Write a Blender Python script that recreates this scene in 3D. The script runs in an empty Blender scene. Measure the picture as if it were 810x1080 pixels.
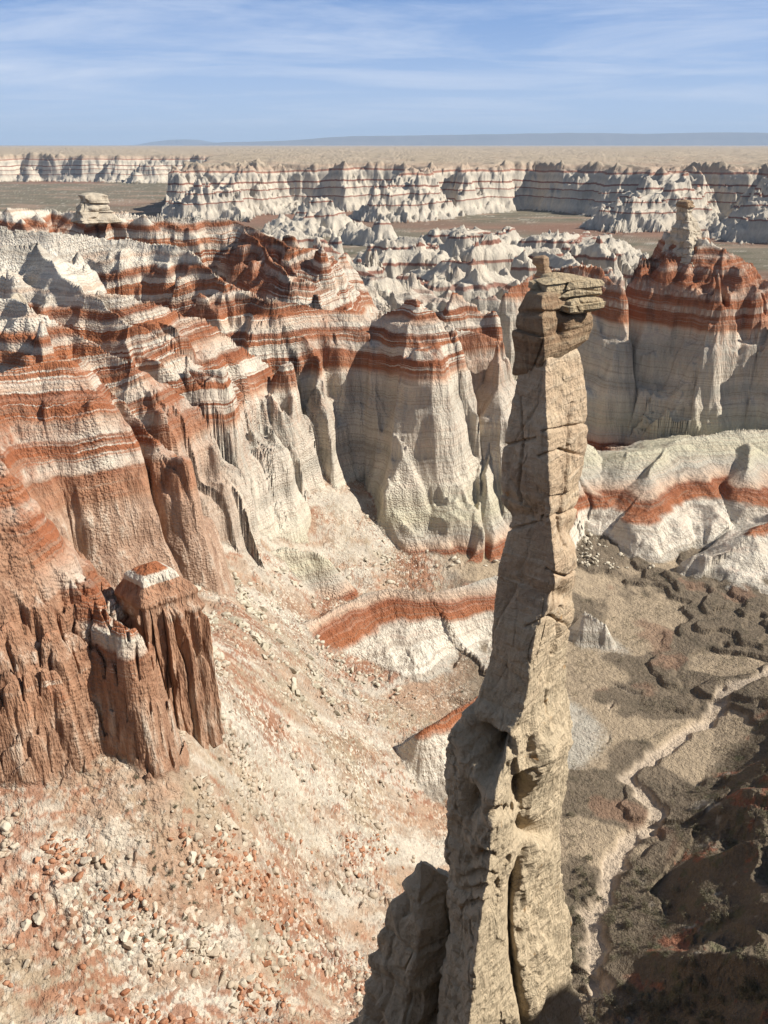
import bpy, math, random
import numpy as np
random.seed(7); np.random.seed(7)
S = bpy.context.scene; COL = S.collection
R = math.radians
# ------------------------------------------------------------------ camera
PITCH = R(23.3); FPX = 899.0; CP, SP = math.cos(PITCH), math.sin(PITCH)
cam_d = bpy.data.cameras.new('camera'); cam = bpy.data.objects.new('camera', cam_d); COL.objects.link(cam)
cam_d.sensor_fit = 'HORIZONTAL'; cam_d.sensor_width = 36; cam_d.lens = FPX/810*36
cam_d.clip_start = .1; cam_d.clip_end = 200000
cam.location = (0, 0, 0); cam.rotation_euler = (R(90)-PITCH, 0, 0); S.camera = cam
def ray(u, v):
    x = (u-405)/FPX; yc = (540-v)/FPX
    return x, CP+yc*SP, -SP+yc*CP
def at_z(u, v, z):
    x, y, d = ray(u, v); Y = z/(d/y)
    return (x/y*Y, Y, z)
def at_Y(u, v, Y):
    x, y, d = ray(u, v); return (x/y*Y, Y, d/y*Y)
# ------------------------------------------------------------------ noise
def _h(ix, iy, iz, seed):
    h = (ix.astype(np.uint32)*np.uint32(374761393) + iy.astype(np.uint32)*np.uint32(668265263)
         + iz.astype(np.uint32)*np.uint32(2147483647 & 0x6C8E9CF5) + np.uint32((seed*974634777) & 0xffffffff))
    h = (h ^ (h >> np.uint32(13)))*np.uint32(1274126177)
    h ^= h >> np.uint32(16)
    h = h*np.uint32(2246822519); h ^= h >> np.uint32(15)
    return h
GA = np.array([[math.cos(a), math.sin(a)] for a in np.linspace(0, 2*math.pi, 33)[:32]], dtype=np.float32)
def pn2(x, y, seed=0):
    x = np.asarray(x, np.float32); y = np.asarray(y, np.float32)
    fx = np.floor(x); fy = np.floor(y); ix = fx.astype(np.int32); iy = fy.astype(np.int32)
    x = x-fx; y = y-fy; z0 = np.zeros(1, np.int32)
    ux = x*x*x*(x*(x*6-15)+10); uy = y*y*y*(y*(y*6-15)+10)
    def c(dx, dy):
        g = GA[(_h(ix+dx, iy+dy, z0, seed) & np.uint32(31)).astype(np.int32)]
        return g[..., 0]*(x-dx)+g[..., 1]*(y-dy)
    a = c(0, 0); b = c(1, 0); d = c(0, 1); e = c(1, 1)
    a = a+(b-a)*ux; d = d+(e-d)*ux
    return (a+(d-a)*uy)*1.5
def vn3(x, y, z, seed=0):       # value noise, -1..1
    x, y, z = np.broadcast_arrays(np.asarray(x, np.float32), np.asarray(y, np.float32), np.asarray(z, np.float32))
    fx = np.floor(x); fy = np.floor(y); fz = np.floor(z)
    ix = fx.astype(np.int32); iy = fy.astype(np.int32); iz = fz.astype(np.int32)
    x = x-fx; y = y-fy; z = z-fz
    x = x*x*(3-2*x); y = y*y*(3-2*y); z = z*z*(3-2*z)
    def c(a, b, d): return (_h(ix+a, iy+b, iz+d, seed) & np.uint32(0xffff)).astype(np.float32)/32767.5-1
    def l(a, b, t): return a+(b-a)*t
    return l(l(l(c(0,0,0), c(1,0,0), x), l(c(0,1,0), c(1,1,0), x), y), l(l(c(0,0,1), c(1,0,1), x), l(c(0,1,1), c(1,1,1), x), y), z)
def fbm2(x, y, o=4, seed=0, g=.5):
    s = 0; a = 1; t = 0
    for k in range(o):
        s = s+a*pn2(x*2**k+17.3*k, y*2**k-9.1*k, seed+k); t += a; a *= g
    return s/t
def fbm3(x, y, z, o=4, seed=0, g=.5):
    s = 0; a = 1; t = 0
    for k in range(o):
        s = s+a*vn3(x*2**k+17.3*k, y*2**k-9.1*k, z*2**k+3.3*k, seed+k); t += a; a *= g
    return s/t
def cells(x, y, seed=0):        # worley: F1, F2, id in 0..1
    fx = np.floor(x).astype(np.int32); fy = np.floor(y).astype(np.int32)
    f1 = np.full(x.shape, 9., np.float32); f2 = f1.copy(); idv = np.zeros(x.shape, np.float32); z0 = np.zeros(1, np.int32)
    for dx in (-1, 0, 1):
        for dy in (-1, 0, 1):
            h = _h(fx+dx, fy+dy, z0, seed)
            px = fx+dx+(h & np.uint32(1023)).astype(np.float32)/1023*.9; py = fy+dy+((h >> np.uint32(10)) & np.uint32(1023)).astype(np.float32)/1023*.9
            d = np.hypot(px-x, py-y); nid = ((h >> np.uint32(20)) & np.uint32(1023)).astype(np.float32)/1023
            c = d < f1
            f2 = np.where(c, f1, np.minimum(f2, d)); idv = np.where(c, nid, idv); f1 = np.where(c, d, f1)
    return f1, f2, idv
def sstep(a, b, x):
    t = np.clip((x-a)/(b-a), 0, 1); return t*t*(3-2*t)
# ------------------------------------------------------------------ strata: one profile shared by every ridge
PD = np.array([-40, 0, 13, 38, 45, 50.5, 56, 61, 65, 71, 76, 80, 87, 91, 118, 400], float)
PZ = np.array([6, -18, -27, -47, -59, -62, -72, -75, -80, -84.5, -88, -91, -97, -100.5, -106, -120], float)
def G(z): return np.interp(-np.asarray(z, float), -PZ, PD)
def F(D): return np.interp(D, PD, PZ)
# ridges: (u, v, z) crest points, k = steepness, n = gully strength, tag
RIDGES = []
KS = {0: 2.35, 1: 1.8, 2: 2.0, 3: 2.2, 4: 1.15, 5: 1.1, 7: 1.15, 8: 1.0, 9: 1.0}
def ridge(pts, k=1.0, n=1.0, tag=0):
    P = [at_z(*p) if len(p) == 3 else p[:3] for p in pts]
    RIDGES.append((P, k*KS[tag], n, tag))
W = lambda x, y, z: (x, y, z, 0)
# right butte (tag 1)
ridge([(722,250,-28.5),(752,266,-32.5),(800,296,-41),(900,330,-48)], 1.0, 1.15, 1)
ridge([(722,250,-28.5),(700,264,-32.5),(680,284,-40)], 1.3, 1.1, 1)
ridge([(724,285,-39),(717,335,-53),(712,380,-66),(708,415,-76)], 1.35, .9, 1)
ridge([(745,300,-42),(752,350,-56),(756,390,-68)], 1.35, .9, 1)
ridge([(785,312,-45.5),(800,370,-62)], 1.4, .8, 1)
# ridge running left behind the spire
ridge([(640,283,-37),(606,284,-38),(570,292,-41),(535,312,-46)], 1.3, .8)
# low bench in front of the butte
ridge([(840,450,-80),(790,455,-80),(740,462,-80.5),(700,470,-81),(650,474,-81.5)], .7, .45, 8)
ridge([(700,470,-81),(672,500,-84)], .9, .45, 8)
ridge([(800,470,-81.5),(790,500,-85)], .9, .45, 8)
ridge([(560,440,-76),(610,470,-81),(600,495,-84)], 1.15, .9, 8)
ridge([(800,560,-90),(840,540,-88)], .8, .8, 8)
# middle red peak ridge (tag 2)
ridge([(437,322,-36),(480,352,-45.5),(535,368,-49)], 1.25, .9, 2)
ridge([(437,322,-36),(385,342,-41.5),(330,332,-38.5),(275,325,-35.5),(215,300,-31.5)], 1.1, 1, 2)
ridge([(437,345,-42.5),(405,385,-53),(380,420,-65)], 1.2, .8, 2)
ridge([(530,368,-48),(528,415,-58.5),(517,465,-70),(503,515,-79)], .9, .35, 2)
ridge([(482,312,-38),(505,325,-41)], 1.3, .8)
ridge([(330,340,-40),(318,385,-51),(325,410,-59),(335,445,-68)], 1.25, .8, 2)
# ridges on the left, back to front
ridge([(60,222,-19),(100,225,-19),(170,232,-21),(250,235,-22),(300,262,-27),(345,272,-31)], .9, 1)
ridge([(0,222,-18),(60,222,-19)], .9, 1)
ridge([(255,245,-24),(300,300,-34),(350,310,-38)], 1., 1)
ridge([(195,266,-25),(225,300,-31),(290,330,-38)], 1., 1)
ridge([(195,266,-25),(130,260,-24),(60,250,-21.5),(-60,240,-19)], .9, 1)
ridge([(-60,262,-20),(40,262,-20.5),(90,310,-27),(140,345,-32.5),(210,380,-39),(262,432,-51),(285,470,-61)], 1.1, 1)
ridge([(90,310,-27),(160,325,-30),(230,352,-37),(275,385,-45),(300,430,-57)], 1.1, 1)
ridge([(-60,312,-25),(0,318,-26),(30,328,-27),(80,350,-31),(150,384,-36),(205,425,-45),(232,470,-54)], 1.1, 1)
# striped red butte at left (tag 3)
ridge([(-90,397,-29),(0,402,-32),(40,388,-31),(72,386,-31),(100,400,-34),(125,430,-39),(150,455,-43)], 1.0, .55, 3)
ridge([(112,412,-36),(165,470,-44),(205,520,-54)], 1.3, .8, 3)
# near cliff (tag 4)
ridge([(-140,420,-22),(-50,455,-25),(0,486,-28),(50,580,-36.5),(98,634,-41.5),(128,655,-42.8)], 2.0, .18, 4)
ridge([(-60,600,-36),(0,630,-39.5),(50,668,-43)], 2.0, .18, 4)
ridge([(276,594,-78),(300,586,-78.5),(335,583,-79.5),(350,588,-80.5)], 2.5, .45, 9)
# low humps on the floor
ridge([(312,668,-87.6),(345,650,-87.2),(385,628,-86),(410,622,-86),(445,628,-87),(490,612,-87),(525,606,-88)], 1.25, .5, 8)
ridge([(446,772,-90),(480,752,-89.5),(540,725,-90)], 1.5, .4, 8)
ridge([(620,650,-94),(642,661,-95.5)], 2.0, .4, 8)
# far low striped mounds
for p in ([(380,276,-64),(405,268,-60),(440,262,-57),(462,268,-63)], [(488,268,-64),(520,252,-54),(548,262,-62),(592,266,-64)],
          [(606,266,-66),(628,258,-59),(650,266,-64)], [(420,296,-66),(455,286,-58),(500,282,-54),(530,292,-60)], [(540,318,-62),(580,302,-54),(620,296,-52)],
          [(362,306,-60),(395,300,-54),(430,308,-58)], [(455,336,-60),(490,328,-52),(525,338,-58)], [(340,262,-50),(372,278,-58),(400,300,-66)], [(395,240,-84),(380,244,-88)], [(300,246,-60),(330,252,-64)], [(470,246,-80),(500,243,-74),(530,247,-82)], [(580,250,-74),(600,246,-70),(640,250,-78)], [(420,252,-72),(440,250,-70)], [(330,288,-58),(352,292,-62)], [(560,268,-66),(600,276,-60)]):
    ridge(p, .95, 1.1, 7)
# far mesas (world coordinates)
for P in ([(-560,1150,-62),(-640,1250,-46),(-800,1300,-40)], [(640,930,-56),(720,1000,-42),(900,980,-36)], [(420,1330,-40),(330,1180,-66)], [(560,1250,-40),(480,1080,-60),(430,1020,-74)],
          [(60,1420,-42),(20,1330,-62)], [(760,1230,-36),(640,1060,-52)], [(-110,1100,-84),(-80,1120,-80)], [(150,860,-90),(190,880,-88)], [(-240,1450,-40),(-260,1340,-66)]):
    ridge([p+(0,) for p in P], .75, 1.3, 5)
# ------------------------------------------------------------------ base surface (floor, talus), thin plate spline through surveyed points
BP = [at_z(*p) for p in [
 (700,850,-100),(740,760,-99.5),(620,980,-100),(650,620,-98),(780,620,-98.5),(700,700,-100),(560,700,-99),(400,740,-95),
 (450,900,-97),(420,800,-94.5),(370,720,-92),(335,680,-89),(300,600,-81),(100,850,-59.5),(190,830,-60.5),(235,765,-63),(0,880,-58.5),
 (0,1080,-65),(200,1080,-72),(350,1080,-83),(420,1000,-93),(100,950,-63.5),(300,900,-79),(300,800,-74.5),(300,740,-74),(260,660,-70),
 (215,620,-68),(260,560,-71),(100,610,-65),(0,620,-60),(330,560,-80),(420,575,-88),(300,505,-71),(345,520,-76),(480,580,-90),(380,650,-91),
 (810,730,-96),(775,800,-98),(810,860,-93),(765,930,-95),(810,1000,-87),(710,1000,-96),(670,1060,-95),(760,1060,-89),
 (640,850,-100),(520,640,-95.5),(600,560,-95),(700,560,-96.5),(810,560,-97)]]
BP += [(90,60,-72),(70,30,-64),(110,100,-88),(130,170,-96),(0,18,-60),(-25,25,-62),(-60,35,-52),(-90,70,-45),(-90,120,-58),(10,31,-60),(28,46,-86),(4,50,-76),
       (0,400,-100),(200,400,-100),(-200,400,-95),(-120,250,-80),(160,260,-97),(-200,150,-60),(0,260,-92),(250,200,-97),(300,120,-90),(400,250,-100),(200,110,-82),(330,330,-100),(180,180,-97)]
BP = np.array(BP, float)
def tps_fit(P):
    x, y, z = P.T; n = len(x); sc = 100.
    r2 = ((x[:,None]-x)**2+(y[:,None]-y)**2)/sc**2
    K = np.where(r2 > 0, r2*np.log(np.maximum(r2, 1e-12)), 0)+np.eye(n)*.002
    Q = np.c_[np.ones(n), x/sc, y/sc]; A = np.block([[K, Q], [Q.T, np.zeros((3, 3))]])
    return np.linalg.solve(A, np.r_[z, 0, 0, 0])
TW = tps_fit(BP)
def base_raw(x, y):
    n = len(BP); s = (TW[n]+TW[n+1]*x/100+TW[n+2]*y/100).astype(np.float32)
    for i in range(n):
        r2 = ((x-BP[i,0])**2+(y-BP[i,1])**2)/1e4
        s = s+np.float32(TW[i])*(r2*np.log(np.maximum(r2, 1e-9))).astype(np.float32)
    s = np.clip(s, -103, -30)
    w = sstep(300, 430, np.hypot(x, y-60))
    return s*(1-w)-100*w
GX = np.arange(-460, 462, 2.); GY = np.arange(-80, 522, 2.)
BG = base_raw(*np.meshgrid(GX.astype(np.float32), GY.astype(np.float32), indexing='ij')).astype(np.float32)
def base_surf(x, y):
    gx = np.clip((x+460)/2, 0, len(GX)-1.001); gy = np.clip((y+80)/2, 0, len(GY)-1.001)
    i = gx.astype(np.int32); j = gy.astype(np.int32); a = gx-i; b = gy-j
    s = (BG[i, j]*(1-a)+BG[i+1, j]*a)*(1-b)+(BG[i, j+1]*(1-a)+BG[i+1, j+1]*a)*b
    out = np.maximum(np.abs(x)-455, np.maximum(y-515, -75-y)); return np.where(out > 0, s+(-100-s)*sstep(0, 60, out), s)
HP = sorted([at_z(u, v, -98)[:2] for u, v in [(625,1075),(655,985),(672,930),(705,870),(742,805),(775,770),(812,728),(880,690)]], key=lambda q: q[1])
HY = [q[1] for q in HP]; HXX = [q[0] for q in HP]
RIM = [(-400,-190),(-120,-60),(-30,-14),(-6,-1.5),(.3,.75),(3,.6),(22,9.5),(52,26),(90,41),(140,59),(230,84),(420,110),(900,240)]
def seg_d(x, y, a, b):
    dx, dy = b[0]-a[0], b[1]-a[1]; L = dx*dx+dy*dy+1e-9
    t = np.clip(((x-a[0])*dx+(y-a[1])*dy)/L, 0, 1)
    return np.hypot(x-a[0]-t*dx, y-a[1]-t*dy), t, (x-a[0])*dy-(y-a[1])*dx
def rim_h(x, y, wob):
    best = np.full(x.shape, 1e9, np.float32); sg = np.ones(x.shape, np.float32)
    for a, b in zip(RIM[:-1], RIM[1:]):
        d, t, s = seg_d(x, y, a, b); m = d < best
        best = np.where(m, d, best); sg = np.where(m, np.sign(s), sg)    # s>0: behind the rim
    d = -best*sg                                    # positive = out over the canyon
    near = sstep(2, 14, np.hypot(x, y))
    d = d+wob*near
    return np.interp(d, [-1e4, -60, 0, 1.0, 6, 9, 16, 26, 120, 1e4], [6, 3, -1.7, -4, -26, -40, -66, -100, -125, -130])
from concurrent.futures import ThreadPoolExecutor
def terrain(x, y, full=True):
    x = np.asarray(x, np.float32); y = np.asarray(y, np.float32); sh = x.shape; x = x.ravel(); y = y.ravel()
    n = max(1, len(x)//60000); xs = np.array_split(x, n); ys = np.array_split(y, n)
    with ThreadPoolExecutor(4) as ex: rs = list(ex.map(lambda q: _terrain(q[0], q[1], full), zip(xs, ys)))
    return [np.concatenate([r[i] for r in rs]).reshape(sh) for i in range(len(rs[0]))]
def _terrain(x, y, full=True):
    """returns z, strata weight, tag, gully value"""
    x = np.asarray(x, np.float32); y = np.asarray(y, np.float32)
    rr = np.hypot(x, y)
    far = sstep(500, 1100, rr); nearw = 1-sstep(90, 130, rr)
    # domain warp
    wx = x+6*fbm2(x/45, y/45, 2, 11)*(1-nearw*.7)+1.2*fbm2(x/9, y/9, 2, 13)+far*30*fbm2(x/260, y/260, 2, 12)
    wy = y+6*fbm2(x/45+50, y/45, 2, 21)*(1-nearw*.7)+1.2*fbm2(x/9+50, y/9, 2, 23)+far*30*fbm2(x/260+9, y/260, 2, 22)
    D = np.full(x.shape, 1e6, np.float32); tag = np.zeros(x.shape, np.int8); gs = np.ones(x.shape, np.float32); dist = np.zeros(x.shape, np.float32)
    sa = np.zeros(x.shape, np.float32); sb = np.zeros(x.shape, np.float32)
    D2n = np.full(x.shape, 1e6, np.float32); own = np.full(x.shape, -1, np.int16)
    for ri, (P, k, n, tg) in enumerate(RIDGES):
        arc = 0.
        for a, b in zip(P[:-1], P[1:]):
            dx, dy = b[0]-a[0], b[1]-a[1]; Ls = math.hypot(dx, dy)+1e-6
            tu = ((wx-a[0])*dx+(wy-a[1])*dy)/(Ls*Ls); t = np.clip(tu, 0, 1); pe = ((wx-a[0])*dy-(wy-a[1])*dx)/Ls
            ov = (tu-t)*Ls; d = np.hypot(pe, ov)
            ga, gb = float(G(a[2])), float(G(b[2])); d = d*np.float32(k)
            v = (np.float32(ga)+np.float32(gb-ga)*t+d).astype(np.float32)
            m = v < D; o_ = (own != ri); D2n = np.where(m & o_, D, np.where(~m & o_, np.minimum(D2n, v), D2n)); own[m] = ri; D[m] = v[m]; tag[m] = tg; gs[m] = n; dist[m] = d[m]
            sa[m] = (arc+t*Ls+np.arctan2(ov, np.abs(pe)+1e-3)*9)[m]; sb[m] = ri*13.7+np.sign(pe[m])*4.3
            arc += Ls
    D = np.where(tag == 4, D+1.0*np.maximum(0, D-36.5), D).astype(np.float32)
    # the far tableland: everything beyond a ragged edge
    ye = np.interp(x, [-6000, -2500, -520, -400, -330, 60, 260, 420, 560, 760, 1100, 4000], [3100, 2900, 2600, 2150, 1500, 1430, 1500, 1340, 1260, 1240, 1100, 900]).astype(np.float32)
    ye = ye+110*(1-2*np.abs(pn2(wx/330, wy/900, 301)))+45*(1-2*np.abs(pn2(wx/120, wy/300, 302)))
    dm = np.maximum(0, ye-y)*.8; top = np.float32(G(-36.))-5*far-22*fbm2(x/420, y/230, 5, 303, .62)-10*sstep(1500, 5000, y)
    v = np.where(far > 0, top+dm, 1e6); m = v < D; D = np.where(m, v, D).astype(np.float32); tag[m] = 5; gs[m] = 1.2; dist[m] = dm[m]; own[m] = -2; D2n[m] = 1e6; sa[m] = x[m]; sb[m] = 3.3
    # gullies: billowed noise eats into the slopes
    g1 = 1-2.2*np.abs(pn2(wx/21, wy/21, 31)); g2 = 1-2.4*np.abs(pn2(wx/9.5+3, wy/9.5, 32)); g3 = 1-2.4*np.abs(pn2(wx/3.9, wy/3.9+7, 33))
    g4 = fbm2(x/1.3, y/1.3, 3, 34)
    gf = 1-2.2*np.abs(pn2(wx/70, wy/70, 35))
    amp = (.15+.85*sstep(1, 22, dist))*gs
    sc_ = 1+far*4
    r1 = 1-2.3*np.abs(pn2(sa/(21*sc_), dist/(60*sc_)+sb, 36)); r2 = 1-2.3*np.abs(pn2(sa/(7.5*sc_), dist/(26*sc_)+sb+5, 37)); r3 = 1-2.3*np.abs(pn2(sa/3.1, dist/14+sb+9, 38))
    ok = sstep(0, 4, D2n-D); r1 = r1*ok; r2 = r2*ok; r3 = r3*ok
    c1 = (.62-cells(wx/20, wy/20, 39)[0])*11; c2 = (.55-cells(wx/8.5, wy/8.5, 40)[0])*5.5
    gul = (4.5*g1+7*r1+c1)*(1-nearw)+(2.6*g2+3.0*r2+c2)*(1-.6*nearw)+.9*g3+.9*r3*(1-far)
    gul = gul+far*12*gf
    D2 = D-amp*gul-amp*.28*g4
    z = F(D2)
    # ledges in the banded layer
    per = 2.6; ph = 2*math.pi*(z/per+.5*fbm2(x/30, y/30, 1, 41)); band = sstep(-52, -46, z)*(1-sstep(-26, -22, z))
    z = z+band*.30*np.sin(ph)*(1-far)
    per2 = 6.1; ph = 2*math.pi*(z/per2); z = z+sstep(-82, -78, z)*(1-sstep(-50, -47, z))*(.7+.4*pn2(x/22, y/22, 44))*np.sin(ph)
    # near cliff gets blocky vertical joints
    if full:
        f1, f2, idv = cells(x/2.1+.3*pn2(x/3, y/3, 5)+.37*np.floor(z/3.7+.5*pn2(x/6, y/6, 7)), y/2.1, 51)
        z = z+nearw*sstep(-63, -57, z)*(1-sstep(-42, -38, z))*((idv-.5)*1.5-2.2*(1-sstep(0, .2, f2-f1)))
    b = base_surf(x, y)
    rough = fbm2(x/6, y/6, 4, 61, .6)*.8*(1-far)+fbm2(x/28, y/28, 3, 66)*1.2
    fl = sstep(-94, -98, b)       # on the floor: wash terraces
    tz = fbm2(x/24, y/24, 4, 71); terr = (sstep(-.02, .02, tz)+sstep(.16, .19, tz)-1)*.9
    b = b+rough*(1-.6*fl)+fl*terr*(1-far)
    if full:
        f1, f2, idv = cells(x/1.5+.3*pn2(x/2, y/2, 6), y/1.5, 52); m = sstep(.0, .35, fbm2(x/13, y/13, 4, 63, .6)+.12)*(1-sstep(240, 330, rr))*(1-fl)
        b = b+m*(idv > .45)*(.5+idv*.5)*sstep(.02, .5, f2-f1)*.5*(idv*1.1)
        f1, f2, idv = cells(x/.6, y/.6, 53); b = b+m*(idv > .5)*sstep(.02, .5, f2-f1)*.22*(1-sstep(110, 170, rr))
    h = 1.6
    w = np.clip(.5+.5*(z-b)/h, 0, 1); zz = b*(1-w)+z*w+h*w*(1-w)
    # dark hills at right: rounded spurs
    hx = np.interp(y, HY, HXX).astype(np.float32); hr = sstep(2, 16, x-hx+3*pn2(x/9, y/9, 83))*(1-sstep(150, 185, y))
    zz = zz+hr*(1-w)*(3.6*(1.1-2*np.abs(pn2(x/21+.4, y/15, 81)))+1.3*(1-2*np.abs(pn2(x/7, y/7, 82))))
    rz = rim_h(x, y, 6*fbm2(x/24, y/24, 3, 91)+2*fbm2(x/5, y/5, 3, 95))
    wr = np.clip(.5+.5*(rz-zz)/1.5, 0, 1); zz = zz*(1-wr)+rz*wr
    # far country: slow rise to the plateau
    fr = sstep(5000, 7000, rr); zz = np.maximum(zz, -100+fr*70+fbm2(x/300, y/300, 4, 98)*8*fr)
    return zz, w*(1-wr), tag, wr, D2, tz, wx, wy
# ------------------------------------------------------------------ terrain grid: rows spaced by how large each slope stands
Q = 1.0
az_in = np.linspace(R(-36), R(36), int(1150*Q))
def spread(a, b, n): t = np.linspace(0, 1, n+1)[1:]; return a+(b-a)*(t*.35+.65*t**2.2)
az_r = spread(R(36), R(180), 110); az_l = spread(R(-36), R(-180), 110)[::-1]
AZ = np.concatenate([az_l, az_in, az_r]); NC = len(AZ)
NR = int(1500*Q)
rf = np.concatenate([np.geomspace(.05, 30, 200)[:-1], np.geomspace(30, 420, 3600)[:-1], np.geomspace(420, 3600, 1500)[:-1], np.geomspace(3600, 60000, 120)])
def rows_for():
    idx = np.unique(np.concatenate([np.arange(0, NC, 7), [NC-1]]))
    a = AZ[idx][:, None]; x = np.sin(a)*rf[None]; y = np.cos(a)*rf[None]
    z = terrain(x, y, False)[0]
    P = np.stack([x, y, z], -1); n = np.linalg.norm(P, axis=-1)+1e-9
    d = P[:, 1:]-P[:, :-1]; cr = np.linalg.norm(np.cross(P[:, 1:], d), axis=-1)/(n[:, 1:]*n[:, :-1])
    dr = np.linalg.norm(d, axis=-1)/n[:, 1:]
    rm = rf[1:][None]
    vis = np.where(rm < 34, .12, 1.)
    m = (cr+.16*np.minimum(dr, .02))*vis*np.where(rm > 400, 1.3, 1)+2e-6
    k = 9
    for _ in range(2):                   # smooth across columns so neighbouring rows line up
        pad = np.pad(m, ((k//2, k//2), (0, 0)), 'edge'); m = sum(pad[i:i+m.shape[0]] for i in range(k))/k
    c = np.concatenate([np.zeros((len(idx), 1)), np.cumsum(m, 1)], 1); c /= c[:, -1:]
    t = np.linspace(0, 1, NR)
    rr = np.stack([np.interp(t, c[i], rf) for i in range(len(idx))])
    out = np.empty((NC, NR)); 
    for j in range(NR): out[:, j] = np.exp(np.interp(np.arange(NC), idx, np.log(rr[:, j])))
    return out
RR = rows_for()
TX = (np.sin(AZ)[:, None]*RR).astype(np.float32); TY = (np.cos(AZ)[:, None]*RR).astype(np.float32)
TZ, TW_, TT, TRIM, TD, TTER, WX, WY = terrain(TX, TY)
def ground_z(x, y): return terrain(np.atleast_1d(np.float32(x)), np.atleast_1d(np.float32(y)))[0]
def np_mesh(name, verts, faces, mat, smooth=True, attrs=None, parent=None):
    me = bpy.data.meshes.new(name); nv, nf, k = len(verts), len(faces), faces.shape[1]
    me.vertices.add(nv); me.vertices.foreach_set('co', np.ascontiguousarray(verts, np.float32).ravel())
    me.loops.add(nf*k); me.loops.foreach_set('vertex_index', np.ascontiguousarray(faces, np.int32).ravel())
    me.polygons.add(nf); me.polygons.foreach_set('loop_start', np.arange(0, nf*k, k, dtype=np.int32))
    me.polygons.foreach_set('loop_total', np.full(nf, k, np.int32))
    if smooth: me.polygons.foreach_set('use_smooth', np.ones(nf, bool))
    for an, av in (attrs or {}).items():
        a = me.attributes.new(an, 'FLOAT', 'POINT'); a.data.foreach_set('value', np.ascontiguousarray(av, np.float32).ravel())
    me.update(calc_edges=True)
    me.materials.append(mat); o = bpy.data.objects.new(name, me); COL.objects.link(o)
    if parent: o.parent = parent
    return o
def tag(o, label=None, cat=None, group=None, kind=None):
    for k, v in (('label', label), ('category', cat), ('group', group), ('kind', kind)):
        if v: o[k] = v
    return o
# ------------------------------------------------------------------ materials
class NT:
    def __init__(s, name):
        s.m = bpy.data.materials.new(name); s.m.use_nodes = True; s.t = s.m.node_tree; s.b = s.t.nodes['Principled BSDF']
        s.b.inputs['Roughness'].default_value = .95; s.b.inputs['Specular IOR Level'].default_value = .12
    def n(s, ty, **kw):
        n = s.t.nodes.new(ty)
        for k, v in kw.items(): setattr(n, k, v)
        return n
    def l(s, a, b): s.t.links.new(a, b)
    def put(s, sock, v):
        if hasattr(v, 'is_output'): s.l(v, sock)
        else: sock.default_value = v
    def math(s, op, a, b=0., c=None, clamp=False):
        n = s.n('ShaderNodeMath', operation=op, use_clamp=clamp); s.put(n.inputs[0], a); s.put(n.inputs[1], b)
        if c is not None: s.put(n.inputs[2], c)
        return n.outputs[0]
    def mix(s, f, a, b, mode='MIX'):
        n = s.n('ShaderNodeMix', data_type='RGBA', blend_type=mode); s.put(n.inputs[0], f)
        for i, v in ((6, a), (7, b)): s.put(n.inputs[i], (v+(1,) if isinstance(v, tuple) else v))
        return n.outputs[2]
    def pos(s): return s.n('ShaderNodeNewGeometry').outputs['Position']
    def scale(s, vec, sc):
        n = s.n('ShaderNodeVectorMath', operation='MULTIPLY'); s.put(n.inputs[0], vec); n.inputs[1].default_value = sc; return n.outputs[0]
    def noise(s, vec, scale, detail=4, rough=.55, dist=0., col=False):
        n = s.n('ShaderNodeTexNoise'); s.l(vec, n.inputs['Vector']); n.inputs['Scale'].default_value = scale; n.inputs['Detail'].default_value = detail
        n.inputs['Roughness'].default_value = rough; n.inputs['Distortion'].default_value = dist; return n.outputs['Color' if col else 'Fac']
    def vor(s, vec, scale, feat='F1', out='Distance'):
        n = s.n('ShaderNodeTexVoronoi', feature=feat); s.l(vec, n.inputs['Vector']); n.inputs['Scale'].default_value = scale; return n.outputs[out]
    def ramp(s, f, stops, interp='LINEAR'):
        n = s.n('ShaderNodeValToRGB'); s.put(n.inputs[0], f); r = n.color_ramp; r.interpolation = interp
        while len(r.elements) < len(stops): r.elements.new(.5)
        for e, (p, c) in zip(r.elements, stops): e.position = p; e.color = (tuple(c)+(1,)) if len(c) == 3 else c
        return n.outputs[0]
    def rng(s, v, a, b, c=0., d=1.):
        n = s.n('ShaderNodeMapRange'); n.clamp = True; s.put(n.inputs[0], v)
        for i, q in enumerate((a, b, c, d)): s.put(n.inputs[i+1], q)
        return n.outputs[0]
    def attr(s, name): return s.n('ShaderNodeAttribute', attribute_name=name).outputs['Fac']
    def sep(s, v):
        n = s.n('ShaderNodeSeparateXYZ'); s.l(v, n.inputs[0]); return n.outputs
    def bump(s, h, dist, strength=1., normal=None):
        n = s.n('ShaderNodeBump'); s.l(h, n.inputs['Height']); n.inputs['Distance'].default_value = dist; n.inputs['Strength'].default_value = strength
        if normal is not None: s.l(normal, n.inputs['Normal'])
        return n.outputs[0]
WH = (.585, .52, .425); WH2 = (.66, .60, .50); GR = (.44, .40, .33); RD = (.33, .125, .058); RD2 = (.235, .085, .044); PK = (.54, .38, .27); GY = (.50, .46, .335)
def zr(z): return (z+105)/100.
strata = [(-104, GR), (-97.4, GR), (-96.8, WH2), (-91.6, WH), (-91.2, RD), (-88.4, RD2), (-88.0, PK), (-85.5, GR), (-82, GY), (-79, (.52,.48,.37)), (-72, WH), (-68.5, GR), (-66, WH), (-57, GR), (-51.5, WH),
          (-50.2, PK), (-49.6, RD), (-45.6, RD2), (-45.3, WH), (-43.6, WH), (-43.3, RD), (-40.6, RD2), (-40.2, WH), (-37.6, PK), (-37.3, RD), (-33.8, RD2), (-33.4, PK), (-32.2, WH), (-31.9, RD)]
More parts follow.
